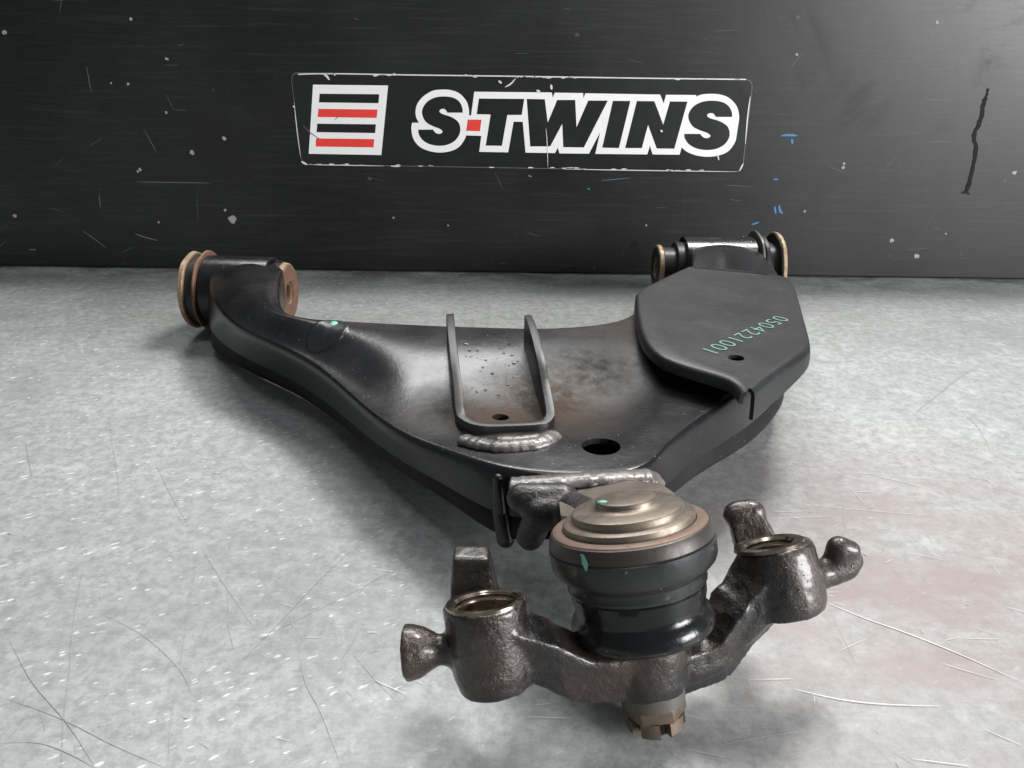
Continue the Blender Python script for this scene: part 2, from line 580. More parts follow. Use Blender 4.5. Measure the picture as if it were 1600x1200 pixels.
# long dark scratches where the photograph shows them
for pl, wd in [
    ([(138, 850), (118, 950), (108, 1060), (100, 1120), (96, 1200)], 0.0011),
    ([(310, 850), (303, 900), (290, 980), (280, 1060), (268, 1120), (262, 1198)], 0.0009),
    ([(313, 852), (345, 905), (400, 985)], 0.0005), ([(355, 885), (357, 975), (366, 1015)], 0.0007),
    ([(15, 1000), (50, 1065), (105, 1130), (150, 1200)], 0.0008), ([(0, 1088), (90, 1120), (180, 1165), (262, 1200)], 0.0008),
    ([(0, 1160), (60, 1160), (110, 1178), (150, 1200)], 0.0009), ([(150, 955), (220, 990), (280, 1045), (300, 1085)], 0.0006),
    ([(560, 850), (500, 905), (415, 995), (370, 1038)], 0.0006), ([(640, 875), (560, 920), (420, 990)], 0.0005),
    ([(465, 1000), (475, 1060), (500, 1110), (520, 1160), (535, 1200)], 0.0007), ([(550, 1020), (585, 1060), (625, 1100)], 0.0005),
    ([(40, 690), (50, 745)], 0.0013), ([(168, 640), (175, 690), (183, 740), (187, 800)], 0.0006),
    ([(342, 705), (330, 760), (322, 810)], 0.0006), ([(230, 690), (260, 760), (300, 830)], 0.0005),
    ([(640, 770), (590, 820), (535, 880)], 0.0006), ([(575, 830), (500, 870), (445, 900)], 0.0004),
    ([(1520, 575), (1480, 605), (1430, 645)], 0.0013), ([(1500, 640), (1530, 670), (1550, 710)], 0.0008),
    ([(1385, 560), (1400, 600), (1430, 630)], 0.0006), ([(1310, 590), (1308, 640)], 0.0006), ([(1315, 760), (1322, 830)], 0.0006),
    ([(1000, 1120), (1040, 1180)], 0.0006), ([(1135, 1060), (1150, 1100)], 0.0005), ([(1300, 960), (1340, 1040)], 0.0005),
    ([(570, 655), (580, 690)], 0.0004), ([(318, 1100), (302, 1130)], 0.0014), ([(452, 960), (458, 980)], 0.0012)]:
    ribbon(bm, cat(pxline(pl), 5), wd * 0.34, UPV)
for k in range(3200):
    x, y = rnd.uniform(-0.5, 0.5), rnd.uniform(0.12, 0.74)
    a = rnd.choice([rnd.gauss(1.45, 0.25), rnd.gauss(0.7, 0.3), rnd.uniform(0, 3.14)])
    L = rnd.uniform(0.0015, 0.010) * (2.2 if rnd.random() < 0.08 else 1)
    cv = rnd.uniform(-0.15, 0.15)
    pts = [Vector((x + math.cos(a + cv * t) * L * t, y + math.sin(a + cv * t) * L * t, 0.0003)) for t in (0, 0.33, 0.66, 1)]
    ribbon(bm, pts, rnd.uniform(0.00006, 0.00020), UPV)
for k in range(70):      # dark crumbs
    c = Vector((rnd.uniform(-0.45, 0.45), rnd.uniform(0.14, 0.7), 0.0003))
    a = rnd.uniform(0, 3)
    d = Vector((math.cos(a), math.sin(a), 0)) * rnd.uniform(0.0004, 0.0013)
    ribbon(bm, [c - d, c, c + d], rnd.uniform(0.0005, 0.0012), UPV)
s = from_bm('dark_scratch', bm, 'dark_scratch', bench, False)
s['kind'] = 'stuff'
bm = bmesh.new()
for pl, wd in [
    ([(1285, 938), (1350, 965), (1420, 990), (1500, 1022), (1598, 1066)], 0.0012),
    ([(1240, 1076), (1310, 1092), (1380, 1100), (1470, 1103)], 0.0010), ([(1170, 1062), (1240, 1060)], 0.0005),
    ([(1470, 1035), (1500, 1045), (1560, 1062)], 0.0006), ([(1120, 1165), (1200, 1150), (1250, 1143)], 0.0005),
    ([(1060, 1168), (1150, 1186)], 0.0006), ([(1310, 735), (1380, 742), (1500, 752)], 0.0006),
    ([(1355, 698), (1400, 705)], 0.0006), ([(1340, 736), (1420, 755), (1480, 772)], 0.0006),
    ([(1380, 717), (1450, 730)], 0.0005), ([(1230, 785), (1330, 795), (1450, 805)], 0.0005), ([(1205, 810), (1300, 806)], 0.0006),
    ([(1300, 940), (1320, 946)], 0.0005), ([(0, 527), (40, 531), (92, 534)], 0.0009), ([(1540, 1140), (1598, 1165)], 0.0006),
    ]:
    ribbon(bm, cat(pxline(pl, 0.0005), 5), wd * 0.36, UPV)
for k in range(420):
    x, y = rnd.uniform(-0.1, 0.5), rnd.uniform(0.12, 0.74)
    a = rnd.gauss(-0.15, 0.3) if rnd.random() < 0.6 else rnd.uniform(0, 3.14)
    L = rnd.uniform(0.003, 0.02)
    pts = [Vector((x + math.cos(a) * L * t, y + math.sin(a) * L * t, 0.0005)) for t in (0, 0.33, 0.66, 1)]
    ribbon(bm, pts, rnd.uniform(0.0001, 0.0003), UPV)
s = from_bm('bright_scratch', bm, 'light_scratch', bench, False)
s['kind'] = 'stuff'

# ------------------------------------------------------------------ board behind
board = empty('back_board', (0, BY, 0))
board['label'] = 'black painted scuffed board standing upright behind the car part'
board['category'] = 'board'
bm = bmesh.new()
box(bm, (0, BY + 0.010, 0.1440), (1.3, 0.010, 0.1425))
o = from_bm('panel', bm, 'board', board, False)
mod(o, 'BEVEL', width=0.0012, segments=2)
YN = Vector((0, -1, 0))


def B(px, py, off=0.0):
    p = P(px, py, y=BY)
    p.y -= off
    return p


bm = bmesh.new()
for k in range(70):
    x, z = rnd.uniform(-0.62, 0.62), rnd.uniform(0.01, 0.28)
    a = rnd.gauss(0, 0.2) if rnd.random() < 0.55 else rnd.uniform(0, 3.14)
    L = rnd.uniform(0.004, 0.03)
    ribbon(bm, [Vector((x + math.cos(a) * L * t, BY - 0.0002, z + math.sin(a) * L * t)) for t in (0, 0.3, 0.6, 1)], rnd.uniform(0.0002, 0.00045), YN)
for pl, wd in [([(212, 284), (330, 286)], 0.0008), ([(211, 365), (228, 371), (248, 376)], 0.0012), ([(128, 360), (150, 375), (167, 388)], 0.0008),
               ([(225, 202), (245, 238)], 0.0007), ([(135, 103), (143, 145)], 0.0007), ([(155, 303), (157, 325)], 0.0009), ([(45, 390), (57, 390)], 0.0014)]:
    ribbon(bm, cat([B(x, y, 0.0002) for x, y in pl], 4), wd, YN)
s = from_bm('scuff_mark', bm, 'scuff', board, False)
s['kind'] = 'stuff'
bm = bmesh.new()
for (x, y, rr) in [(364, 343, 8), (352, 328, 3), (300, 238, 4), (351, 216, 4), (219, 265, 3), (216, 268, 2.5), (205, 30, 4), (261, 92, 3), (260, 176, 2.5),
                   (200, 131, 2.5), (174, 130, 2), (24, 338, 4), (7, 50, 4), (248, 347, 2.5), (1319, 256, 2.5), (1317, 262, 3), (1585, 270, 5), (1257, 330, 2.5),
                   (1432, 400, 5), (1393, 376, 4), (1245, 85, 2.5), (1478, 365, 2), (1464, 35, 3), (615, 340, 2), (1010, 352, 2), (700, 352, 2)]:
    c = B(x, y, 0.0003)
    n = 9
    vs = []
    for k in range(n):
        a = 6.283 * k / n
        q = rr * 0.00062 * rnd.uniform(0.5, 1.15)
        vs.append(bm.verts.new(c + Vector((math.cos(a) * q, 0, math.sin(a) * q))))
    bm.faces.new(vs)
s = from_bm('paint_chip', bm, 'chip', board, False)
s['kind'] = 'stuff'
bm = bmesh.new()
for pl, wd in [([(1220, 212), (1232, 211), (1246, 212)], 0.0022), ([(1237, 217), (1238, 225)], 0.0025), ([(1208, 280), (1216, 280)], 0.0016),
               ([(1210, 322), (1212, 334)], 0.0022), ([(1217, 320), (1219, 330), (1223, 333)], 0.0025), ([(1174, 351), (1186, 347)], 0.0018),
               ([(825, 274), (831, 276)], 0.0015), ([(918, 294), (922, 296)], 0.0015), ([(940, 282), (985, 278)], 0.0006)]:
    ribbon(bm, cat([B(x, y, 0.0004) for x, y in pl], 3), wd, YN, 0)
s = from_bm('blue_paint_mark', bm, 'blue', board, False)
s['kind'] = 'stuff'
bm = bmesh.new()
dp = cat([B(x, y, 0.0005) for x, y in [(1544, 138), (1541, 150), (1536, 165), (1533, 185), (1523, 208), (1522, 218), (1525, 232), (1520, 262), (1513, 290), (1509, 301)]], 6)
prev = None
for i_, p in enumerate(dp):
    hw = .0019 * (1 + .55 * noise.noise(Vector((i_ * .45, 0, 0))) + .3 * noise.noise(Vector((i_ * 1.7, 4, 0)))) * (0.55 if i_ < 8 else 1)
    q = p + Vector((.0009 * noise.noise(Vector((i_ * .5, 9, 0))), 0, 0))
    cur = (bm.verts.new(q + Vector((hw, 0, 0))), bm.verts.new(q - Vector((hw, 0, 0))))
    if prev:
        bm.faces.new((prev[0], prev[1], cur[1], cur[0]))
    prev = cur
ribbon(bm, [B(1503, 301, .0007), B(1508, 300, .0007), B(1515, 303, .0007)], .003, YN)
from_bm('dried_drip', bm, 'drip', board, False)
# two small drilled holes low on the board
for (x, y) in ((991, 383), (897, 420)):
    lathe_obj('drilled_hole', B(x, y, -0.0005), YN, [(0.0, 0.0008), (0.0026, 0.0008), (0.0030, 0.0011), (0.0034, 0.0007), (0.0034, 0.0)], 'drip', board, 20)
settle(board)

# ------------------------------------------------------------------ sticker
st = empty('brand_sticker', B(815, 190))
st['label'] = 'black rectangular sticker with white outlined S-TWINS lettering and striped emblem on the board'
st['category'] = 'sticker'


def rounded(pts, rad, n=5):
    out = []
    N = len(pts)
    for i in range(N):
        p, a, b = pts[i], pts[i - 1], pts[(i + 1) % N]
        u, v = (a - p).normalized() * rad, (b - p).normalized() * rad
        for k in range(n + 1):
            t = k / n
            out.append((p + u) * (1 - t) ** 2 + p * 2 * t * (1 - t) + (p + v) * t * t)
    return out


so = [(454, 113), (1177, 124), (1160, 269), (471, 257)]
rim = poly_obj('worn_edge', rounded([B(x, y, 0.0) for x, y in so], 0.008), 'scuff', st, 0.0005, YN)
cx, cy = 815, 190
poly_obj('base_film', rounded([B(cx + (x - cx) * 0.9965, cy + (y - cy) * 0.984, 0.0) for x, y in so], 0.0075), 'black', st, 0.0007, YN)


def c1(x, y):
    return (640 + x / 6.154, 120 + y / 6.154)


def c3(x, y):
    return (440 + x / 6.154, 100 + y / 6.154)


SB = [(510, 344), (508, 300), (480, 240), (420, 200), (330, 188), (240, 200), (165, 245), (125, 310), (125, 370), (160, 435), (230, 475), (290, 498),
      (318, 525), (300, 545), (265, 545), (238, 525), (228, 507), (85, 507), (90, 550), (125, 605), (190, 645), (280, 662), (370, 650), (440, 610),
      (480, 550), (488, 490), (465, 430), (400, 385), (320, 358), (288, 335), (300, 312), (335, 308), (358, 330), (362, 344)]
SW = [(572, 370), (570, 310), (545, 230), (480, 160), (400, 128), (310, 122), (220, 135), (130, 190), (75, 260), (58, 330), (65, 390), (90, 441),
      (25, 441), (18, 500), (35, 590), (90, 665), (180, 710), (290, 727), (400, 712), (480, 670), (530, 600), (545, 560), (556, 480)]


def soft(pts, sharp):
    """round an outline except at the listed corners"""
    out = []
    N = len(pts)
    for i in range(N):
        p0, p1, p2, p3 = [Vector(pts[(i + k) % N]) for k in (-1, 0, 1, 2)]
        if i in sharp:
            p0 = p1
        if (i + 1) % N in sharp:
            p3 = p2
        for k in range(4):
            t = k / 4
            q = 0.5 * ((2 * p1) + (p2 - p0) * t + (2 * p0 - 5 * p1 + 4 * p2 - p3) * t * t + (3 * p1 - p0 - 3 * p2 + p3) * t ** 3)
            out.append((q.x, q.y))
    return out


SBs = soft(SB, {0, 16, 17, 33})
SWs = soft(SW, {0, 11, 12, 21, 22})
sh = lambda L: [(2640 + (x - 85) * 1.08, y + 41) for x, y in L]
TWIN = [(622, 143), (1365, 150), (1378, 200), (1395, 152), (1668, 156), (1670, 205), (1690, 158), (2408, 170), (2442, 255), (2465, 172), (2755, 175),
        (2745, 220), (2595, 748), (2335, 745), (2310, 660), (2285, 745), (1785, 740), (1832, 530), (1725, 738), (1440, 735), (1425, 680), (1398, 732),
        (1115, 728), (1088, 432), (1000, 430), (948, 725), (670, 720), (690, 567), (535, 562), (550, 372), (592, 370)]


def flat(name, pts, mat, lev, conv=c1, lab=None):
    o = poly_obj(name, [B(*conv(x, y), off=0.0007) for x, y in pts], mat, st, 0.0001 * lev, YN)
    if lab:
        o['label'] = lab
    return o


flat('letter_outline', TWIN, 'white', 1)
flat('letter_outline', SWs, 'white', 1.3)
flat('letter_outline', sh(SWs), 'white', 1.6)
flat('letter', SBs, 'black', 2.4, lab='first black letter S')
flat('letter', [(668, 208), (1103, 212), (1078, 366), (940, 366), (888, 662), (733, 660), (780, 362), (646, 358)], 'black', 2.4, lab='black letter T')
flat('letter', [(1127, 212), (1300, 215), (1328, 440), (1420, 222), (1592, 222), (1605, 485), (1718, 228), (1905, 228), (1675, 678), (1478, 675),
                (1468, 450), (1352, 668), (1160, 668)], 'black', 2.4, lab='black letter W')
flat('letter', [(1955, 230), (2122, 232), (2012, 684), (1852, 680)], 'black', 2.4, lab='black letter I')
flat('letter', [(2185, 232), (2352, 234), (2438, 460), (2503, 236), (2670, 238), (2544, 690), (2376, 688), (2292, 460), (2232, 684), (2072, 684)], 'black', 2.4, lab='black letter N')
flat('letter', sh(SBs), 'black', 2.4, lab='last black letter S')
flat('red_dot', [(560, 411), (692, 411), (677, 522), (545, 518)], 'red', 2.4)
flat('emblem', [(304, 198), (1025, 206), (960, 874), (263, 862)], 'white', 1.0, c3)
flat('stripe', [(368, 285), (940, 290), (933, 376), (362, 368)], 'black', 2.4, c3, 'upper black stripe')
flat('stripe', [(356, 430), (923, 437), (916, 517), (350, 509)], 'red', 2.4, c3, 'upper red stripe')
flat('stripe', [(345, 573), (908, 579), (901, 663), (339, 654)], 'black', 2.4, c3, 'lower black stripe')
flat('stripe', [(334, 714), (892, 721), (886, 801), (330, 792)], 'red', 2.4, c3, 'lower red stripe')
bm = bmesh.new()
for pl, wd in [([(505, 115), (511, 119), (515, 125)], 0.0022), ([(521, 114), (524, 118)], 0.0016), ([(616, 114), (617, 118)], 0.002),
               ([(779, 126), (784, 130)], 0.002), ([(789, 136), (795, 133), (800, 129), (806, 122)], 0.0014), ([(861, 132), (862, 140)], 0.0022),
               ([(838, 141), (844, 143)], 0.002), ([(459, 165), (460, 168)], 0.0018), ([(853, 200), (855, 225), (856, 262)], 0.0007),
               ([(1032, 203), (1035, 206)], 0.0018), ([(1121, 242), (1123, 250)], 0.0014), ([(460, 160), (463, 190), (466, 215), (470, 245)], 0.0009),
               ([(471, 252), (480, 257)], 0.0022), ([(610, 259), (625, 260)], 0.0012), ([(1172, 150), (1168, 180), (1164, 225)], 0.0012), ([(1161, 255), (1155, 267)], 0.0014),
               ([(466, 116), (520, 115), (640, 117), (800, 119), (1000, 122), (1165, 124)], 0.0011), ([(480, 257), (600, 259)], 0.0008), ([(880, 264), (1000, 266), (1150, 268)], 0.0008)]:
    ribbon(bm, cat([B(x, y, 0.0011) for x, y in pl], 4), wd, YN, 0, len(pl) < 5)
for k in range(45):
    sd = rnd.random()
    x = 470 + 690 * rnd.random()
    y = (114 + 10 * (x - 454) / 723 + rnd.uniform(0, 2)) if sd < 0.5 else (257 + 11 * (x - 471) / 690 - rnd.uniform(0, 2))
    ribbon(bm, [B(x, y, 0.0011), B(x + rnd.uniform(1, 6), y + rnd.uniform(-1, 1), 0.0011), B(x + 8, y, 0.0011)], rnd.uniform(0.0005, 0.0015), YN)
s = from_bm('bare_chip', bm, 'scar', st, False)
s['kind'] = 'stuff'
bm = bmesh.new()
for pl, wd in [([(474, 196), (485, 207), (500, 217)], 0.0009), ([(524, 187), (530, 181)], 0.0008)]:
    ribbon(bm, [B(x, y, 0.0012) for x, y in pl], wd, YN)
s = from_bm('dark_scrape', bm, 'scuff', st, False)
s['kind'] = 'stuff'
settle(st)

# ------------------------------------------------------------------ control arm
arm = empty('control_arm', (0.03, 0.42, 0))
arm['label'] = 'used black steel suspension control arm with ball joint and oily cast knuckle on the bench'
arm['category'] = 'car part'
V = Vector
#        rear top edge            fold of the front wall        foot of the wall      valley
ST = [
    (V((-.190, .655, .058)), V((-.246, .655, .058)), V((-.246, .655, .012)), -.004),
    (V((-.186, .612, .060)), V((-.249, .622, .056)), P(322, 540, .008), -.006),
    (P(432, 493, .060), P(352, 503, .052), P(340, 557, .004), -.006),
    (P(482, 499, .062), P(425, 531, .050), P(400, 592, .003), -.003),
    (P(545, 502, .064), P(502, 568, .049), P(472, 622, .007), .0),
    (P(620, 506, .065), P(562, 630, .048), P(546, 678, .014), .0),
    (P(695, 509, .066), P(628, 678, .050), P(626, 746, .019), .0005),
    (P(762, 511, .066), P(693, 700, .052), P(706, 790, .025), .006),
    (P(825, 513, .066), P(776, 730, .058), P(787, 858, .026), .012),
    (P(872, 512, .066), P(880, 743, .060), P(880, 850, .028), .013),
    (P(918, 509, .066), P(1012, 738, .060), P(1032, 800, .030), .012),
    (P(948, 505, .066), P(1040, 690, .060), P(1066, 762, .030), .009),
    (P(970, 500, .066), P(1098, 648, .061), P(1122, 728, .028), .004),
    (P(990, 492, .065), P(1154, 608, .062), P(1184, 692, .022), .001),
    (P(1006, 475, .065), P(1206, 574, .063), P(1222, 640, .018), .0),
    (V((.118, .555, .064)), V((.176, .475, .063)), V((.180, .480, .018)), -.001),
    (V((.140, .610, .066)), V((.205, .570, .063)), V((.207, .575, .018)), -.003),
    (V((.152, .660, .068)), V((.212, .655, .067)), V((.212, .655, .025)), -.004),
    (V((.155, .700, .066)), V((.212, .700, .066)), V((.212, .700, .030)), -.003),
]
TT = [0, .07, .2, .36, .52, .66, .78, .88, .96, 1.0]
BU = [0, .0, .10, .52, .90, .66, .15, .0, 0, 0]


def top_rows(Rp, Fp, d):
    out = []
    for t, b in zip(TT, BU):
        p = Rp.lerp(Fp, t)
        e = min(1, max(0, (t - .22) / .75))
        p.z = Rp.z + (Fp.z - Rp.z) * e * e * (3 - 2 * e)
        if d < 0:
            p.z += -d * math.sin(math.pi * t)
        else:
            p.z -= d * b
        out.append(p)
    return out


def build_shell(name, rows, mat, creases, thick, closed=False, sub=2):
    bm = bmesh.new()
    cl = bm.edges.layers.float.new('crease_edge')
    g = [[bm.verts.new(p) for p in r] for r in rows]
    n = len(rows[0])
    for a, b in zip(g, g[1:]):
        for k in range(n if closed else n - 1):
            k2 = (k + 1) % n
            bm.faces.new((a[k], b[k], b[k2], a[k2]))
    for i in range(len(g) - 1):
        for k, cv in creases.items():
            e = bm.edges.get((g[i][k], g[i + 1][k]))
            if e:
                e[cl] = cv
    o = from_bm(name, bm, mat, arm)
    mod(o, 'SUBSURF', levels=sub, render_levels=sub)
    if thick:
        mod(o, 'SOLIDIFY', thickness=thick, offset=-1)
    return o


up_rows, lo_rows = [], []
for i, (Rp, Fp, Wp, d) in enumerate(ST):
    rb = V((Rp.x, Rp.y + 0.004, max(Rp.z - 0.028, 0.02)))
    S = Fp.lerp(Wp, 0.62)
    out = (Fp - Rp)
    out.z = 0
    out.normalize()
    tops = top_rows(Rp, Fp, d)
    row = [rb, V((Rp.x, Rp.y + 0.004, Rp.z - 0.004))] + tops + [Fp + out * 0.0028 + V((0, 0, -0.0035)), Fp.lerp(Wp, 0.35) + out * 0.002, S + out * 0.0015]
    up_rows.append(row)
    Si = Fp.lerp(Wp, 0.52) - out * 0.0022
    lo_rows.append([rb + V((0, -.004, .008)) + out * 0.0, V((Rp.x, Rp.y, max(Wp.z * 0.6, 0.008))) + out * 0.008, V((Wp.x, Wp.y, Wp.z)) - out * 0.018,
                    Wp - out * 0.003, Wp + out * 0.001 + V((0, 0, 0.003)), Si])
nr = len(up_rows[0])
upper = build_shell('upper_shell', up_rows, 'arm', {1: .35, 2: .35, nr - 4: .32, nr - 1: 1}, 0, False, 3)
lower = build_shell('lower_shell', lo_rows, 'lower', {3: .3, 4: .3}, 0.0025)
bake(lower)
bake(upper)


def cutter(pt, axis, r, L=0.012):
    bm = bmesh.new()
    lathe(bm, pt - axis * L, axis, [(0, 0), (r, 0), (r, 2 * L), (0, 2 * L)], 48)
    c = from_bm('cutter', bm)
    return c


def cut(o, cs):
    for c in cs:
        c.parent = o.parent      # same (not yet settled) space as the part
        mod(o, 'BOOLEAN', operation='DIFFERENCE', object=c, solver='EXACT')
    bake(o)
    for c in cs:
        bpy.data.objects.remove(c)


def punch(o, holes):
    '''open round holes in a sheet, edges drawn onto the circle'''
    bmx = bmesh.new()
    bmx.from_mesh(o.data)
    for (c, r) in holes:
        for rep in range(2):
            es = [e for e in bmx.edges if ((e.verts[0].co + e.verts[1].co) / 2 - c).length < r * 1.7 + 0.002]
            bmesh.ops.subdivide_edges(bmx, edges=es, cuts=1, use_grid_fill=True)
        dead = [f for f in bmx.faces if (f.calc_center_median() - c).to_2d().length < r and abs((f.calc_center_median() - c).z) < 0.012]
        bmesh.ops.delete(bmx, geom=dead, context='FACES')
        for v in bmx.verts:
            d = v.co - c
            if v.is_boundary and d.to_2d().length < r * 1.5 and abs(d.z) < 0.012:
                q = d.to_2d().normalized() * r
                v.co.x, v.co.y = c.x + q.x, c.y + q.y
    bmx.to_mesh(o.data)
    bmx.free()


def bvh(o):
    bmx = bmesh.new()
    bmx.from_mesh(o.data)
    t = BVHTree.FromBMesh(bmx)
    bmx.free()
    return t


def hit(tree, px, py):
    d = (P(px, py, y=1.0) - CAMP).normalized()
    return tree.ray_cast(CAMP, d)


tu = bvh(upper)
h1 = hit(tu, 939, 697)
h2 = hit(tu, 782, 652)
punch(upper, [(h1[0], 0.0092), (h2[0], 0.0045)])
mod(upper, 'SOLIDIFY', thickness=0.0028, offset=-1)
bake(upper)
autosmooth(upper, 50)
tu = bvh(upper)

# pierced boss rings and small round embossed pad with green dot near the left bushing
def conform(name, c, prof, mat, rings_seg=40, wob=0.0, sx=1.0):
    '''a low round relief that follows the sheet under it; prof is (radius, height)'''
    bm = bmesh.new()
    rows = []
    for (r, h) in prof:
        ring = []
        for k in range(rings_seg if r > 0 else 1):
            a = 6.2832 * k / rings_seg
            rr = r * (1 + wob * noise.noise(V((math.cos(a) * 1.5, math.sin(a) * 1.5, 5))))
            q = V((c.x + math.cos(a) * rr * sx, c.y + math.sin(a) * rr, 0.2))
            hh = tu.ray_cast(q, V((0, 0, -1)))
            ring.append(bm.verts.new((hh[0] if hh[0] else V((q.x, q.y, c.z))) + V((0, 0, h))))
        rows.append(ring)
    for A, Bq in zip(rows, rows[1:]):
        for k in range(rings_seg):
            k2 = (k + 1) % rings_seg
            if len(A) == 1:
                bm.faces.new((A[0], Bq[k], Bq[k2]))
            else:
                bm.faces.new((A[k], Bq[k], Bq[k2], A[k2]))
    return from_bm(name, bm, mat, arm)


hp = hit(tu, 512, 518)
conform('embossed_pad', hp[0], [(0, .0005), (.006, .0005), (.010, .0005), (.0115, .0007), (.0130, .0008), (.0140, .0004), (.0150, -.0004)], 'arm', 48)
hq = hit(tu, 521, 506)
conform('green_paint_dot', hq[0], [(0, .0008), (.0028, .0008), (.0032, .0004)], 'green', 20, .6, .9)

# -- spring bracket: U of bent strip
bz = 0.062
path = [P(703, 490, .084), P(705, 512, .083), P(710, 560, .077), P(716, 610, .068), P(719, 642, .062), P(727, 653, .0605), P(752, 662, .060), P(800, 662, .060),
        P(845, 659, .060), P(857, 652, .0605), P(860, 640, .062), P(853, 600, .068), P(845, 558, .077), P(834, 515, .083), P(825, 492, .084)]
lowz = [.060, .056, .048, .045, .045, .046, .046, .046, .046, .046, .045, .045, .048, .056, .060]
pts = cat([V((p.x, p.y, p.z)) for p in path], 4)
lz = cat([V((z, 0, 0)) for z in lowz], 4)
bm = bmesh.new()
cols = []
for i, p in enumerate(pts):
    b = lz[i].x
    cols.append([bm.verts.new((p.x, p.y, b + (p.z - b) * t)) for t in (0, .5, 1)])
for a, b in zip(cols, cols[1:]):
    for k in range(2):
        bm.faces.new((a[k], b[k], b[k + 1], a[k + 1]))
br = from_bm('spring_bracket', bm, 'bracket', arm)
mod(br, 'SOLIDIFY', thickness=0.0046, offset=0)
mod(br, 'BEVEL', width=0.0005, segments=2, limit_method='ANGLE')
bake(br)
autosmooth(br, 40)


# -- weld beads
def bead(name, pl, r, mat='weld', seedv=0, flat_=0.7):
    pts = cat([V(p) for p in pl], 14)
    bm = bmesh.new()
    rings = []
    n = 12
    for i, p in enumerate(pts):
        d = (pts[min(i + 1, len(pts) - 1)] - pts[max(i - 1, 0)]).normalized()
        u = d.cross(V((0, 0, 1))).normalized()
        v = u.cross(d)
        e = min(i, len(pts) - 1 - i) / 4
        k = r * (1 + 0.13 * noise.noise(V((i * 0.19 + seedv, 0, 0))) + 0.03 * math.sin(i * 1.15 + 2 * noise.noise(V((i * .1, 3, seedv))))) * min(1, 0.35 + e)
        ring = []
        for q in range(n):
            a = 6.2832 * q / n
            kk = k * (1 + 0.10 * noise.noise(V((i * 0.6, q * 0.9, seedv))))
            ring.append(bm.verts.new(p + u * math.cos(a) * kk * 1.25 + v * math.sin(a) * kk * flat_))
        rings.append(ring)
    for a, b in zip(rings, rings[1:]):
        for q in range(n):
            bm.faces.new((a[q], a[(q + 1) % n], b[(q + 1) % n], b[q]))
    bm.faces.new(rings[0])
    bm.faces.new(rings[-1][::-1])
    o = from_bm(name, bm, mat, arm)
    mod(o, 'SUBSURF', levels=1, render_levels=1)
    return bake(o)


def on_surf(px, py, lift=0.0):
    h = hit(tu, px, py)
    return (h[0] + h[1] * lift) if h[0] else P(px, py, .05)


bead('weld_bead', [on_surf(x, y, 0.0005) for x, y in [(722, 688), (745, 694), (775, 699), (810, 698), (845, 693), (868, 680)]], 0.0040)
bead('weld_bead', [on_surf(x, y, 0.0003) for x, y in [(775, 688), (810, 689), (850, 685)]], 0.0030, 'weld', 4)
bead('weld_bead', [P(795, 758, .0580), P(820, 757, .0585), P(870, 753, .0588), P(930, 749, .0590), P(985, 746, .0590), P(1020, 747, .0575), P(1030, 765, .052)], 0.0046, 'weld', 9, 0.6)
bm = bmesh.new()
capsule(bm, P(778, 748, y=.3100), .0024, P(782, 800, y=.3085), .0038)
capsule(bm, P(782, 800, y=.3085), .0038, P(790, 842, y=.3050), .0042)
from_bm('corner_seam', bm, 'arm', arm)

# -- cover plate on the right leg
CZ = 0.0765
Lp = [(1078, 417), (1045, 432), (1004, 454), (1000, 468), (1004, 500), (1014, 530), (1036, 553), (1070, 568), (1110, 580), (1142, 590), (1158, 600), (1166, 612)]
Rp_ = [(1085, 417), (1150, 423), (1215, 430), (1232, 440), (1240, 462), (1250, 500), (1257, 530), (1254, 544), (1236, 558), (1212, 574), (1190, 590), (1170, 606)]
A_ = cat([P(x, y, CZ) for x, y in Lp], 3)
B_ = cat([P(x, y, CZ) for x, y in Rp_], 3)
bm = bmesh.new()
rows = []
for i, (a, b) in enumerate(zip(A_, B_)):
    s = (b - a)
    s.z = 0
    s = s.normalized() if s.length > 1e-5 else V((1, 0, 0))
    tang = (B_[min(i + 1, len(B_) - 1)] - B_[max(i - 1, 0)]).normalized()
    oR = V((-tang.y, tang.x, 0))
    if oR.dot(V((0.5, -0.3, 0))) < 0:
        oR = -oR
    f = min(1, max(0, (i - 19) / 8))
    dz = 0.006 + 0.007 * f
    tl = (A_[min(i + 1, len(A_) - 1)] - A_[max(i - 1, 0)]).normalized()
    oL = V((-tl.y, tl.x, 0))
    if oL.dot(V((-1, -0.3, 0))) < 0:
        oL = -oL
    g = 0.0015 + 0.012 * math.exp(-((i - 7) / 2.6) ** 2) + 0.003 * min(1, i / 8)
    row = [a + oL * 0.0030 - V((0, 0, g + .0022)), a + oL * 0.0026 - V((0, 0, 0.0020)), a + oL * 0.0014 - V((0, 0, 0.0006))]
    for t in (0, .12, .3, .5, .7, .88, 1):
        row.append(a.lerp(b, t))
    row += [b + oR * 0.0016 - V((0, 0, .0004)), b + oR * 0.0030 - V((0, 0, .0017)), b + oR * 0.0037 - V((0, 0, .0038)), b + oR * 0.0041 - V((0, 0, .0038 + dz * .4)), b + oR * 0.0044 - V((0, 0, .0038 + dz))]
    rows.append([bm.verts.new(p) for p in row])
for a, b in zip(rows, rows[1:]):
    for k in range(len(a) - 1):
        bm.faces.new((a[k], b[k], b[k + 1], a[k + 1]))
bmesh.ops.remove_doubles(bm, verts=bm.verts, dist=0.00003)
cov = from_bm('cover_plate', bm, 'cover', arm)
hc = P(1150, 559, CZ)
punch(cov, [(hc, 0.0045)])
mod(cov, 'SOLIDIFY', thickness=0.0021, offset=-1)
bake(cov)
autosmooth(cov, 45)

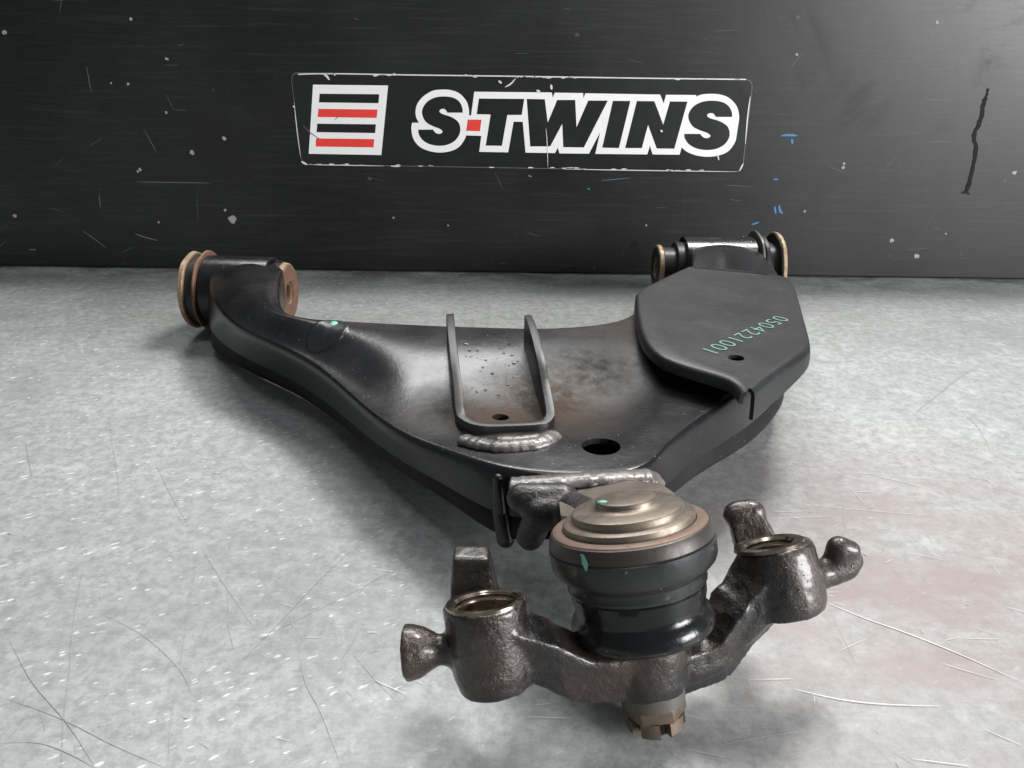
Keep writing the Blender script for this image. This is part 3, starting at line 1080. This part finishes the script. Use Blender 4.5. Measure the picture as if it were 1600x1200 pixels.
# stencilled number, read from the far side of the bench
fc = bpy.data.curves.new('stencil', 'FONT')
fc.body = '0504221001'
fc.size = 0.0148
fc.space_character = 1.12
fc.offset = -0.00012
fo = bpy.data.objects.new('stencil', fc)
sc.collection.objects.link(fo)
bpy.context.view_layer.update()
dgx = bpy.context.evaluated_depsgraph_get()
tm = bpy.data.meshes.new_from_object(fo.evaluated_get(dgx))
bpy.data.objects.remove(fo)
p0, p1 = P(1212, 494, CZ), P(1097, 546, CZ)
xd = (p1 - p0)
xs = [v.co.x for v in tm.vertices]
sx = xd.length / (max(xs) - min(xs))
xd.normalize()
yd = V((0, 0, 1)).cross(xd)
for v in tm.vertices:
    q = v.co.copy()
    v.co = p0 + xd * (q.x - min(xs)) * sx + yd * q.y * 0.98 + V((0, 0, 0.00035))
link('stencilled_number', tm, 'stencil', arm, False)


# -- bushings
def bushing(c, ax, half, rs, fl, fr, near_left):
    """c centre, ax axis, half sleeve length, rs sleeve radius; fl/fr: lists of (offset, radius, thickness, mat)"""
    ax = ax.normalized()
    b = empty('bushing', c)
    b.parent = arm
    t = 0.0028
    kids = []
    kids.append(lathe_obj('outer_sleeve', c - ax * half, ax, [(rs - t, 0.0), (rs - .0006, 0), (rs, .0006), (rs, 2 * half - .0006), (rs - .0006, 2 * half), (rs - t, 2 * half), (rs - t, 2 * half - .012), (rs - t, 0.012), (rs - t, 0)], 'arm', None, 64, 0.01))
    kids.append(lathe_obj('rubber_core', c - ax * (half + .004), ax, [(0, 0), (rs * .55, 0), (rs * .8, .004), (rs - t - .0002, .007), (rs - t - .0002, 2 * half + .001), (rs * .8, 2 * half + .004), (rs * .55, 2 * half + .008), (0, 2 * half + .008)], 'rubber', None, 48))
    for s, lst in ((-1, fl), (1, fr)):
        for (off, r, th, mt, nm, hole) in lst:
            o0 = c + ax * (s * off)
            kids.append(lathe_obj(nm, o0 - ax * th / 2, ax, [(hole, 0), (r - .0008, 0), (r, .0006), (r, th - .0006), (r - .0008, th), (hole, th), (hole, 0)], mt, None, 56, 0.03))
    kids.append(lathe_obj('inner_tube', c - ax * (fl[-1][0] + .001), ax, [(.0070, 0), (.0125, 0), (.0125, fl[-1][0] + fr[-1][0] + .002), (.0070, fl[-1][0] + fr[-1][0] + .002), (.0070, 0)], 'rust', None, 32))
    for k in kids:
        k.parent = b
    settle_later.append((b, kids))
    return b


settle_later = []
b1 = bushing(V((-.2255, .640, .0365)), V((1, -.06, 0)), .027, .029,
             [(.0285, .0325, .0022, 'rust', 'rusty_ring', .026), (.0335, .0285, .0080, 'rubber', 'rubber_lip', .02), (.0378, .0300, .0010, 'rust', 'washer_face', .012), (.0395, .0315, .0042, 'flange', 'flange_washer', .012)],
             [(.0315, .0240, .0080, 'rubber', 'rubber_lip', .0095), (.0395, .0232, .0010, 'rust', 'washer_face', .0095), (.0370, .0245, .0046, 'flange', 'flange_washer', .0095)], True)
b1['label'] = 'left bushing with rusty flanges'
b2 = bushing(V((.1815, .700, .0445)), V((1, .03, 0)), .031, .0285,
             [(.0400, .0185, .0200, 'rubber', 'rubber_lip', .0095), (.0345, .0235, .0080, 'rubber', 'rubber_lip', .0095), (.0543, .0190, .0010, 'rubber', 'washer_face', .0095), (.0520, .0205, .0040, 'flange', 'flange_washer', .0095)],
             [(.0440, .0235, .0130, 'rubber', 'rubber_lip', .0095), (.0335, .0335, .0025, 'sleeve', 'seal_ring', .027), (.0385, .0300, .0040, 'rubber', 'rubber_lip', .02), (.0497, .0315, .0010, 'rubber', 'washer_face', .012), (.0520, .0325, .0036, 'flange', 'flange_washer', .012)], False)
b2['label'] = 'right bushing with wet black sleeve'

# -- ball joint (tilted axis)
top = P(977, 776, .0865)
foot = P(1026, 1132, .004)
AX = (foot - top).normalized()          # pointing down
bj = empty('ball_joint', top)
bj.parent = arm
kids = []
kids.append(lathe_obj('cap', top, AX, [(0, 0), (.0096, 0), (.0105, .0003), (.0109, .0009), (.0110, .0020), (.0118, .0027), (.0140, .0031), (.0190, .0035), (.0199, .0039), (.0203, .0046),
                                       (.0203, .0064), (.0210, .0067), (.0230, .0068), (.0237, .0072), (.0239, .0080), (.0239, .0125), (0, .0125)], 'cap', None, 96, 0.003))
kids.append(lathe_obj('crimped_rim', top, AX, [(.0236, .0105), (.0242, .0093), (.0266, .0092), (.0278, .0097), (.0284, .0106), (.0236, .0145)], 'rustring', None, 96, 0.006))
kids.append(lathe_obj('bevelled_shoulder', top, AX, [(.0236, .0136), (.0276, .0099), (.0286, .0104), (.0294, .0120), (.0299, .0148), (.0290, .0160), (.024, .0160)], 'shoulder', None, 96, 0.004))
kids.append(lathe_obj('housing', top, AX, [(.0235, .0140), (.0292, .0150), (.0300, .0158), (.0301, .0168), (.0299, .0222), (.0294, .0236), (.0280, .0252), (.0262, .0266), (.0253, .0276),
                                           (.0251, .0300), (.0254, .0306), (.0252, .0316), (.0235, .0324), (0, .0324)], 'housing', None, 96, 0.004))
kids.append(lathe_obj('rubber_boot', top, AX, [(.0, .0316), (.0240, .0318), (.0246, .0328), (.0244, .0360), (.0238, .0385), (.0236, .0405), (.0243, .0420), (.0256, .0438), (.0263, .0458), (.0263, .0476),
                                               (.0250, .0494), (.0225, .0508), (.0170, .0520), (.0, .0520)], 'boot', None, 96, 0.014))
kids.append(lathe_obj('tapered_stud', top, AX, [(.0, .050), (.0122, .050), (.0126, .056), (.0127, .0640), (.0124, .0710), (.0118, .0775), (0, .0775)], 'sleeve', None, 64, 0.004))
# castle nut with slots
L0 = .0760
bmn = bmesh.new()
u, v, a = frame(AX)
NSEG = 96
prof = [(.0, 0), (.0112, 0), (.0120, .0010), (.0120, .0058), (.0118, .0062)]
lathe(bmn, top + AX * L0, AX, prof + [(0, .0062)], 6)
kn = from_bm('nut_body', bmn, 'nut')
mod(kn, 'BEVEL', width=.0008, segments=2)
bake(kn)
bmn = bmesh.new()
bmn.from_mesh(kn.data)
bpy.data.objects.remove(kn)
for k in range(6):                       # six castellations round the crown
    a0 = 6.2832 * (k + .18) / 6 + .3
    a1 = 6.2832 * (k + .82) / 6 + .3
    ri, ro, z0, z1 = .0070, .0108, .0060, .0118
    g = []
    for q in range(7):
        th = a0 + (a1 - a0) * q / 6
        dv = u * math.cos(th) + v * math.sin(th)
        o_ = top + AX * L0
        g.append([bmn.verts.new(o_ + dv * r_ + AX * z_) for r_, z_ in ((ri, z0), (ro, z0), (ro, z1 - .0008), (ro - .0007, z1), (ri, z1))])
    for A, Bq in zip(g, g[1:]):
        for q in range(5):
            bmn.faces.new((A[q], Bq[q], Bq[(q + 1) % 5], A[(q + 1) % 5]))
    bmn.faces.new(g[0])
    bmn.faces.new(g[-1][::-1])
nut = from_bm('castle_nut', bmn, 'nut')
autosmooth(nut, 30)
kids.append(nut)
kids.append(lathe_obj('threaded_end', top, AX, [(0, L0 + .005)] + [(.0066 + (.0004 if i % 2 else 0), L0 + .005 + i * .0006) for i in range(13)] + [(.0052, L0 + .0132), (0, L0 + .0134)], 'nut', None, 32))
# green paint dabs
for (x, y, rr, d_) in ((942, 786, .0016, .0),):
    bmg = bmesh.new()
    c = top
    gp = P(x, y, top.z - .0008)
    q0 = gp
    bmesh.ops.create_icosphere(bmg, subdivisions=2, radius=rr, matrix=Matrix.Translation(q0) @ Matrix.Diagonal((1.4, .8, .6, 1)))
    kids.append(from_bm('green_paint_dab', bmg, 'green'))
for k in kids:
    k.parent = bj
settle_later.append((bj, kids))
th_ = bvh([k for k in kids if k.name.startswith('housing')][0])
ts_ = bvh([k for k in kids if k.name.startswith('bevelled_shoulder')][0])
bmg = bmesh.new()
stk = []
for (x, y) in [(910, 866), (913, 873), (915, 881), (917, 892)]:
    hh = min((h_ for h_ in (hit(th_, x, y), hit(ts_, x, y)) if h_[0]), key=lambda h_: h_[3], default=(None,))
    if hh[0]:
        stk.append((hh[0] + hh[1] * .0003, hh[1]))
prevp = None
for i, (p, nn_) in enumerate(stk):
    s_ = nn_.cross(AX).normalized() * (.0008, .0009, .0013, .0003)[i]
    cur = (bmg.verts.new(p + s_), bmg.verts.new(p - s_))
    if prevp:
        bmg.faces.new((prevp[0], prevp[1], cur[1], cur[0]))
    prevp = cur
kg = from_bm('green_paint_streak', bmg, 'green', None, False)
kg.parent = bj
kids.append(kg)


# -- organic castings by merged capsules
def frustum(bm, c0, u0, v0, c1, u1, v1):
    A = [bm.verts.new(c0 + u0 * a + v0 * b) for a, b in ((-1, -1), (1, -1), (1, 1), (-1, 1))]
    Bq = [bm.verts.new(c1 + u1 * a + v1 * b) for a, b in ((-1, -1), (1, -1), (1, 1), (-1, 1))]
    bm.faces.new(A[::-1])
    bm.faces.new(Bq)
    for k in range(4):
        bm.faces.new((A[k], A[(k + 1) % 4], Bq[(k + 1) % 4], Bq[k]))


def casting(name, caps, mat, vox=.0010, smooth=5, boxes=(), lathes=(), frusta=()):
    bm = bmesh.new()
    for f_ in frusta:
        frustum(bm, *f_)
    for (p, r, q, r2) in caps:
        capsule(bm, p, r, q, r2)
    for b_ in boxes:
        box(bm, *b_)
    for l_ in lathes:
        lathe(bm, *l_)
    o = from_bm(name, bm, mat, arm)
    md = mod(o, 'REMESH')
    md.mode = 'VOXEL'
    md.voxel_size = vox
    bake(o)
    mod(o, 'SMOOTH', factor=.5, iterations=smooth)
    bake(o)
    for v in o.data.vertices:
        c = v.co
        v.co = c + v.normal * (0.00035 * noise.noise(c * 120) + 0.00014 * noise.noise(c * 420))
    o.data.polygons.foreach_set('use_smooth', [True] * len(o.data.polygons))
    return o


# connection block between arm and ball joint housing
bc = top + AX * .020
casting('mounting_block', [
    (P(815, 778, .058), .0065, P(880, 780, .056), .007), (P(838, 800, .054), .0068, P(880, 800, .053), .008),
    (P(980, 765, .048), .010, bc + V((0, .008, -.013)), .011), (P(845, 800, .052), .0062, P(828, 838, .040), .0062),
    (P(880, 790, .052), .008, bc + V((0, 0, -.004)), .014)], 'grimy', .0011, 4)
# squared-off rear corner plate of the cap
def on_plane(px, py, o_, n_):
    d = (P(px, py, y=1.0) - CAMP)
    return CAMP + d * ((o_ - CAMP).dot(n_) / d.dot(n_))


corner = [on_plane(x, y, top + AX * .0100, AX) for x, y in [(872, 771), (888, 763), (925, 756), (985, 751), (1030, 754), (1054, 770), (1062, 800), (960, 812), (876, 806)]]
cp = poly_obj('cap_corner_plate', rounded([p + AX * .007 for p in corner], .002, 3), 'cap', arm, .007, -AX)
mod(cp, 'BEVEL', width=.0006, segments=2)
bake(cp)

# steering knuckle bracket
hub_t, hub_b = top + AX * .054, top + AX * .066
KY = .222
lbt, lbb = P(758, 940, y=.2240), P(771, 1052, y=.2145)      # left boss axis
rbt, rbb = P(1201, 850, y=.2545), P(1222, 948, y=.2445)      # right boss axis
la, ra = (lbb - lbt).normalized(), (rbb - rbt).normalized()
caps = [
    (hub_t, .0155, hub_b, .0142),
    (P(905, 1025, y=.226), .0070, P(985, 1030, y=.229), .0085),
    (P(850, 1010, y=.222), .0080, P(795, 985, y=.221), .0100),
    (P(1070, 1030, y=.232), .0095, P(1105, 1022, y=.235), .0085),
    (P(1140, 985, y=.240), .0085, P(1185, 925, y=.246), .0110),
    (P(1120, 1000, y=.244), .0070, P(1150, 930, y=.252), .0070),
    (P(1150, 930, y=.252), .0070, P(1180, 885, y=.252), .0080),
    # left ear with flared end
    (P(730, 1015, y=.218), .0070, P(690, 1015, y=.217), .0052),
    (P(690, 1015, y=.217), .0052, P(665, 1018, y=.217), .0062),
    (P(1245, 905, y=.252), .0085, P(1288, 896, y=.255), .0056),
    (P(1288, 896, y=.255), .0056, P(1318, 884, y=.258), .0062),
    (P(1310, 870, y=.258), .0056, P(1330, 876, y=.258), .0046),
    (P(1312, 858, y=.258), .0052, P(1326, 860, y=.258), .0044),
    (P(1152, 804, y=.286), .0058, P(1176, 801, y=.286), .0056),
    (P(745, 950, y=.2430), .0078, lbt + la * .016, .0100),
    (P(1195, 875, y=.2740), .0075, rbt + ra * .012, .0100),
    (P(1075, 1010, y=.238), .0080, P(1112, 998, y=.243), .0070),
]
el = P(632, 1019, y=.217)
eax = (P(690, 1015, y=.217) - el).normalized()
lathes = [
    (lbt, la, [(0, 0), (.0150, 0), (.0151, .003), (.0146, .012), (.0140, .024), (.0122, .031), (0, .031)], 48),
    (rbt + V((.002, 0, 0)), ra, [(0, 0), (.0137, 0), (.0146, .003), (.0152, .012), (.0150, .022), (.0135, .0265), (0, .0265)], 48),
    (el, eax, [(0, 0), (.0098, 0), (.0098, .0020), (.0085, .0065), (.0060, .0110), (0, .0110)], 32),
]


def beam(p, q, h, t, ext=.002):
    a = (q - p).normalized()
    sd = a.cross(V((0, 0, 1))).normalized()
    upv = sd.cross(a)
    rm = Matrix((a, sd, upv)).transposed()
    return ((p + q) / 2, ((q - p).length / 2 + ext, t / 2, h / 2), rm)


rotz = lambda az, ay: Matrix.Rotation(R_(az), 3, 'Z') @ Matrix.Rotation(R_(ay), 3, 'Y')
boxes = [
    beam(P(1000, 1044, y=.224), P(905, 1046, y=.221), .0190, .0150),
    beam(P(905, 1046, y=.221), P(842, 1016, y=.218), .0175, .0150),
    beam(P(842, 1016, y=.218), P(790, 1000, y=.217), .0180, .0150, .001),
    beam(P(1060, 1036, y=.231), P(1112, 1018, y=.236), .0185, .0150),
    beam(P(1106, 1022, y=.236), P(1158, 950, y=.243), .0185, .0160),
    beam(P(1150, 960, y=.243), P(1195, 915, y=.247), .0200, .0160),
]
X, Y, Z = V((1, 0, 0)), V((0, 1, 0)), V((0, 0, 1))
frusta = [
    (P(743, 945, y=.245), X * .0098, Y * .0070, P(736, 862, y=.2495), X * .0068, Y * .0048),
    (P(1192, 872, y=.276), X * .0098 + Z * .002, Y * .0065, P(1160, 795, y=.287), X * .0070 + Z * .0015, Y * .0052),
]
kn = casting('knuckle_casting', caps, 'cast', .0010, 8, boxes, lathes, frusta)
cut(kn, [cutter(lbt, la, .0110, .026), cutter(rbt, ra, .0088, .023)])
autosmooth(kn, 45)


def bore(origin, ax, ri, ro, depth, nm):
    lathe_obj('machined_rim', origin, ax, [(ro, .0008), (ro - .0004, -.0005), (ri + .0011, -.0005), (ri + .0002, .0006), (ri + .0002, .0022), (ro - .0012, .0022)], 'bore', arm, 64)
    prof = [(ri + .0002, .0016)]
    for i in range(12):
        prof.append((ri - (.0003 if i % 2 else 0), .0020 + i * .0011))
    prof += [(ri - .0006, depth * .8), (ri * .82, depth * .86), (ri * .80, depth), (0, depth)]
    return lathe_obj(nm, origin, ax, prof, 'borewall', arm, 64)


bore(lbt, la, .0105, .0143, .025, 'machined_bore')
bore(rbt, ra, .0084, .0134, .022, 'machined_bore')

# -- water drops
trees = {'upper': tu, 'cover': bvh(cov), 'cast': bvh(kn), 'hous': th_,
         'slv': bvh(next(k for k in b2.children if k.name.startswith('outer_sleeve')))}
bm = bmesh.new()


def drop(p, n, r):
    u_, v_, a_ = frame(n)
    mt = Matrix.Identity(4)
    for i in range(3):
        mt[i][0], mt[i][1], mt[i][2], mt[i][3] = u_[i] * r, v_[i] * r, a_[i] * r * .6, (p - n * r * .12)[i]
    bmesh.ops.create_icosphere(bm, subdivisions=2 if r > .0005 else 1, radius=1, matrix=mt)


def sprinkle(tree, x0, x1, y0, y1, n, r0, r1, keep=None):
    for k in range(n):
        x, y = rnd.uniform(x0, x1), rnd.uniform(y0, y1)
        if keep and not keep(x, y):
            continue
        h = hit(tree, x, y)
        if h[0]:
            drop(h[0], h[1], r0 + (r1 - r0) * rnd.random() ** 3)


for (x, y, rr) in [(729, 538, 1.3), (734, 548, 1.2), (746, 548, 1.1), (759, 563, .9), (754, 574, .9), (769, 584, 1.1), (796, 538, 1.3), (787, 552, 1), (800, 555, 1),
                   (803, 568, 1.2), (787, 536, .7), (793, 602, .9), (745, 612, .9), (758, 610, .9), (779, 618, .9), (728, 557, .6), (735, 557, .7), (809, 565, .7),
                   (795, 571, .6), (789, 570, .5), (802, 590, .5), (740, 626, .6), (752, 632, .6), (753, 640, .6)]:
    h = hit(tu, x, y)
    if h[0]:
        drop(h[0], h[1], rr * .0010)
sprinkle(tu, 718, 828, 508, 545, 90, .0002, .0009)
sprinkle(tu, 725, 815, 520, 650, 70, .0002, .0006)
sprinkle(tu, 560, 1060, 520, 740, 130, .0001, .0004)
sprinkle(tu, 720, 900, 670, 705, 60, .0002, .0008)
sprinkle(tu, 1010, 1200, 640, 720, 50, .0002, .0005)
sprinkle(trees['cover'], 1010, 1250, 430, 600, 25, .0001, .0003)
sprinkle(trees['slv'], 1130, 1195, 362, 440, 130, .0003, .0013)
sprinkle(trees['slv'], 1045, 1130, 370, 400, 30, .0003, .0008)
sprinkle(trees['cast'], 1060, 1290, 850, 1080, 230, .00012, .0005)
sprinkle(trees['cast'], 1125, 1345, 785, 910, 110, .00015, .0006)
sprinkle(trees['cast'], 690, 1060, 870, 1080, 110, .00012, .0004)
sprinkle(trees['hous'], 860, 1110, 820, 960, 35, .0001, .0004)
dr = from_bm('water_drops', bm, 'water', arm)
dr['kind'] = 'stuff'

bpy.context.view_layer.update()
for b_, ks in settle_later:
    b_.matrix_parent_inverse = arm.matrix_world.inverted()
bpy.context.view_layer.update()
for c in arm.children:
    c.matrix_parent_inverse = arm.matrix_world.inverted()
bpy.context.view_layer.update()
for b_, ks in settle_later:
    inv = b_.matrix_world.inverted()
    for k in ks:
        k.matrix_parent_inverse = inv
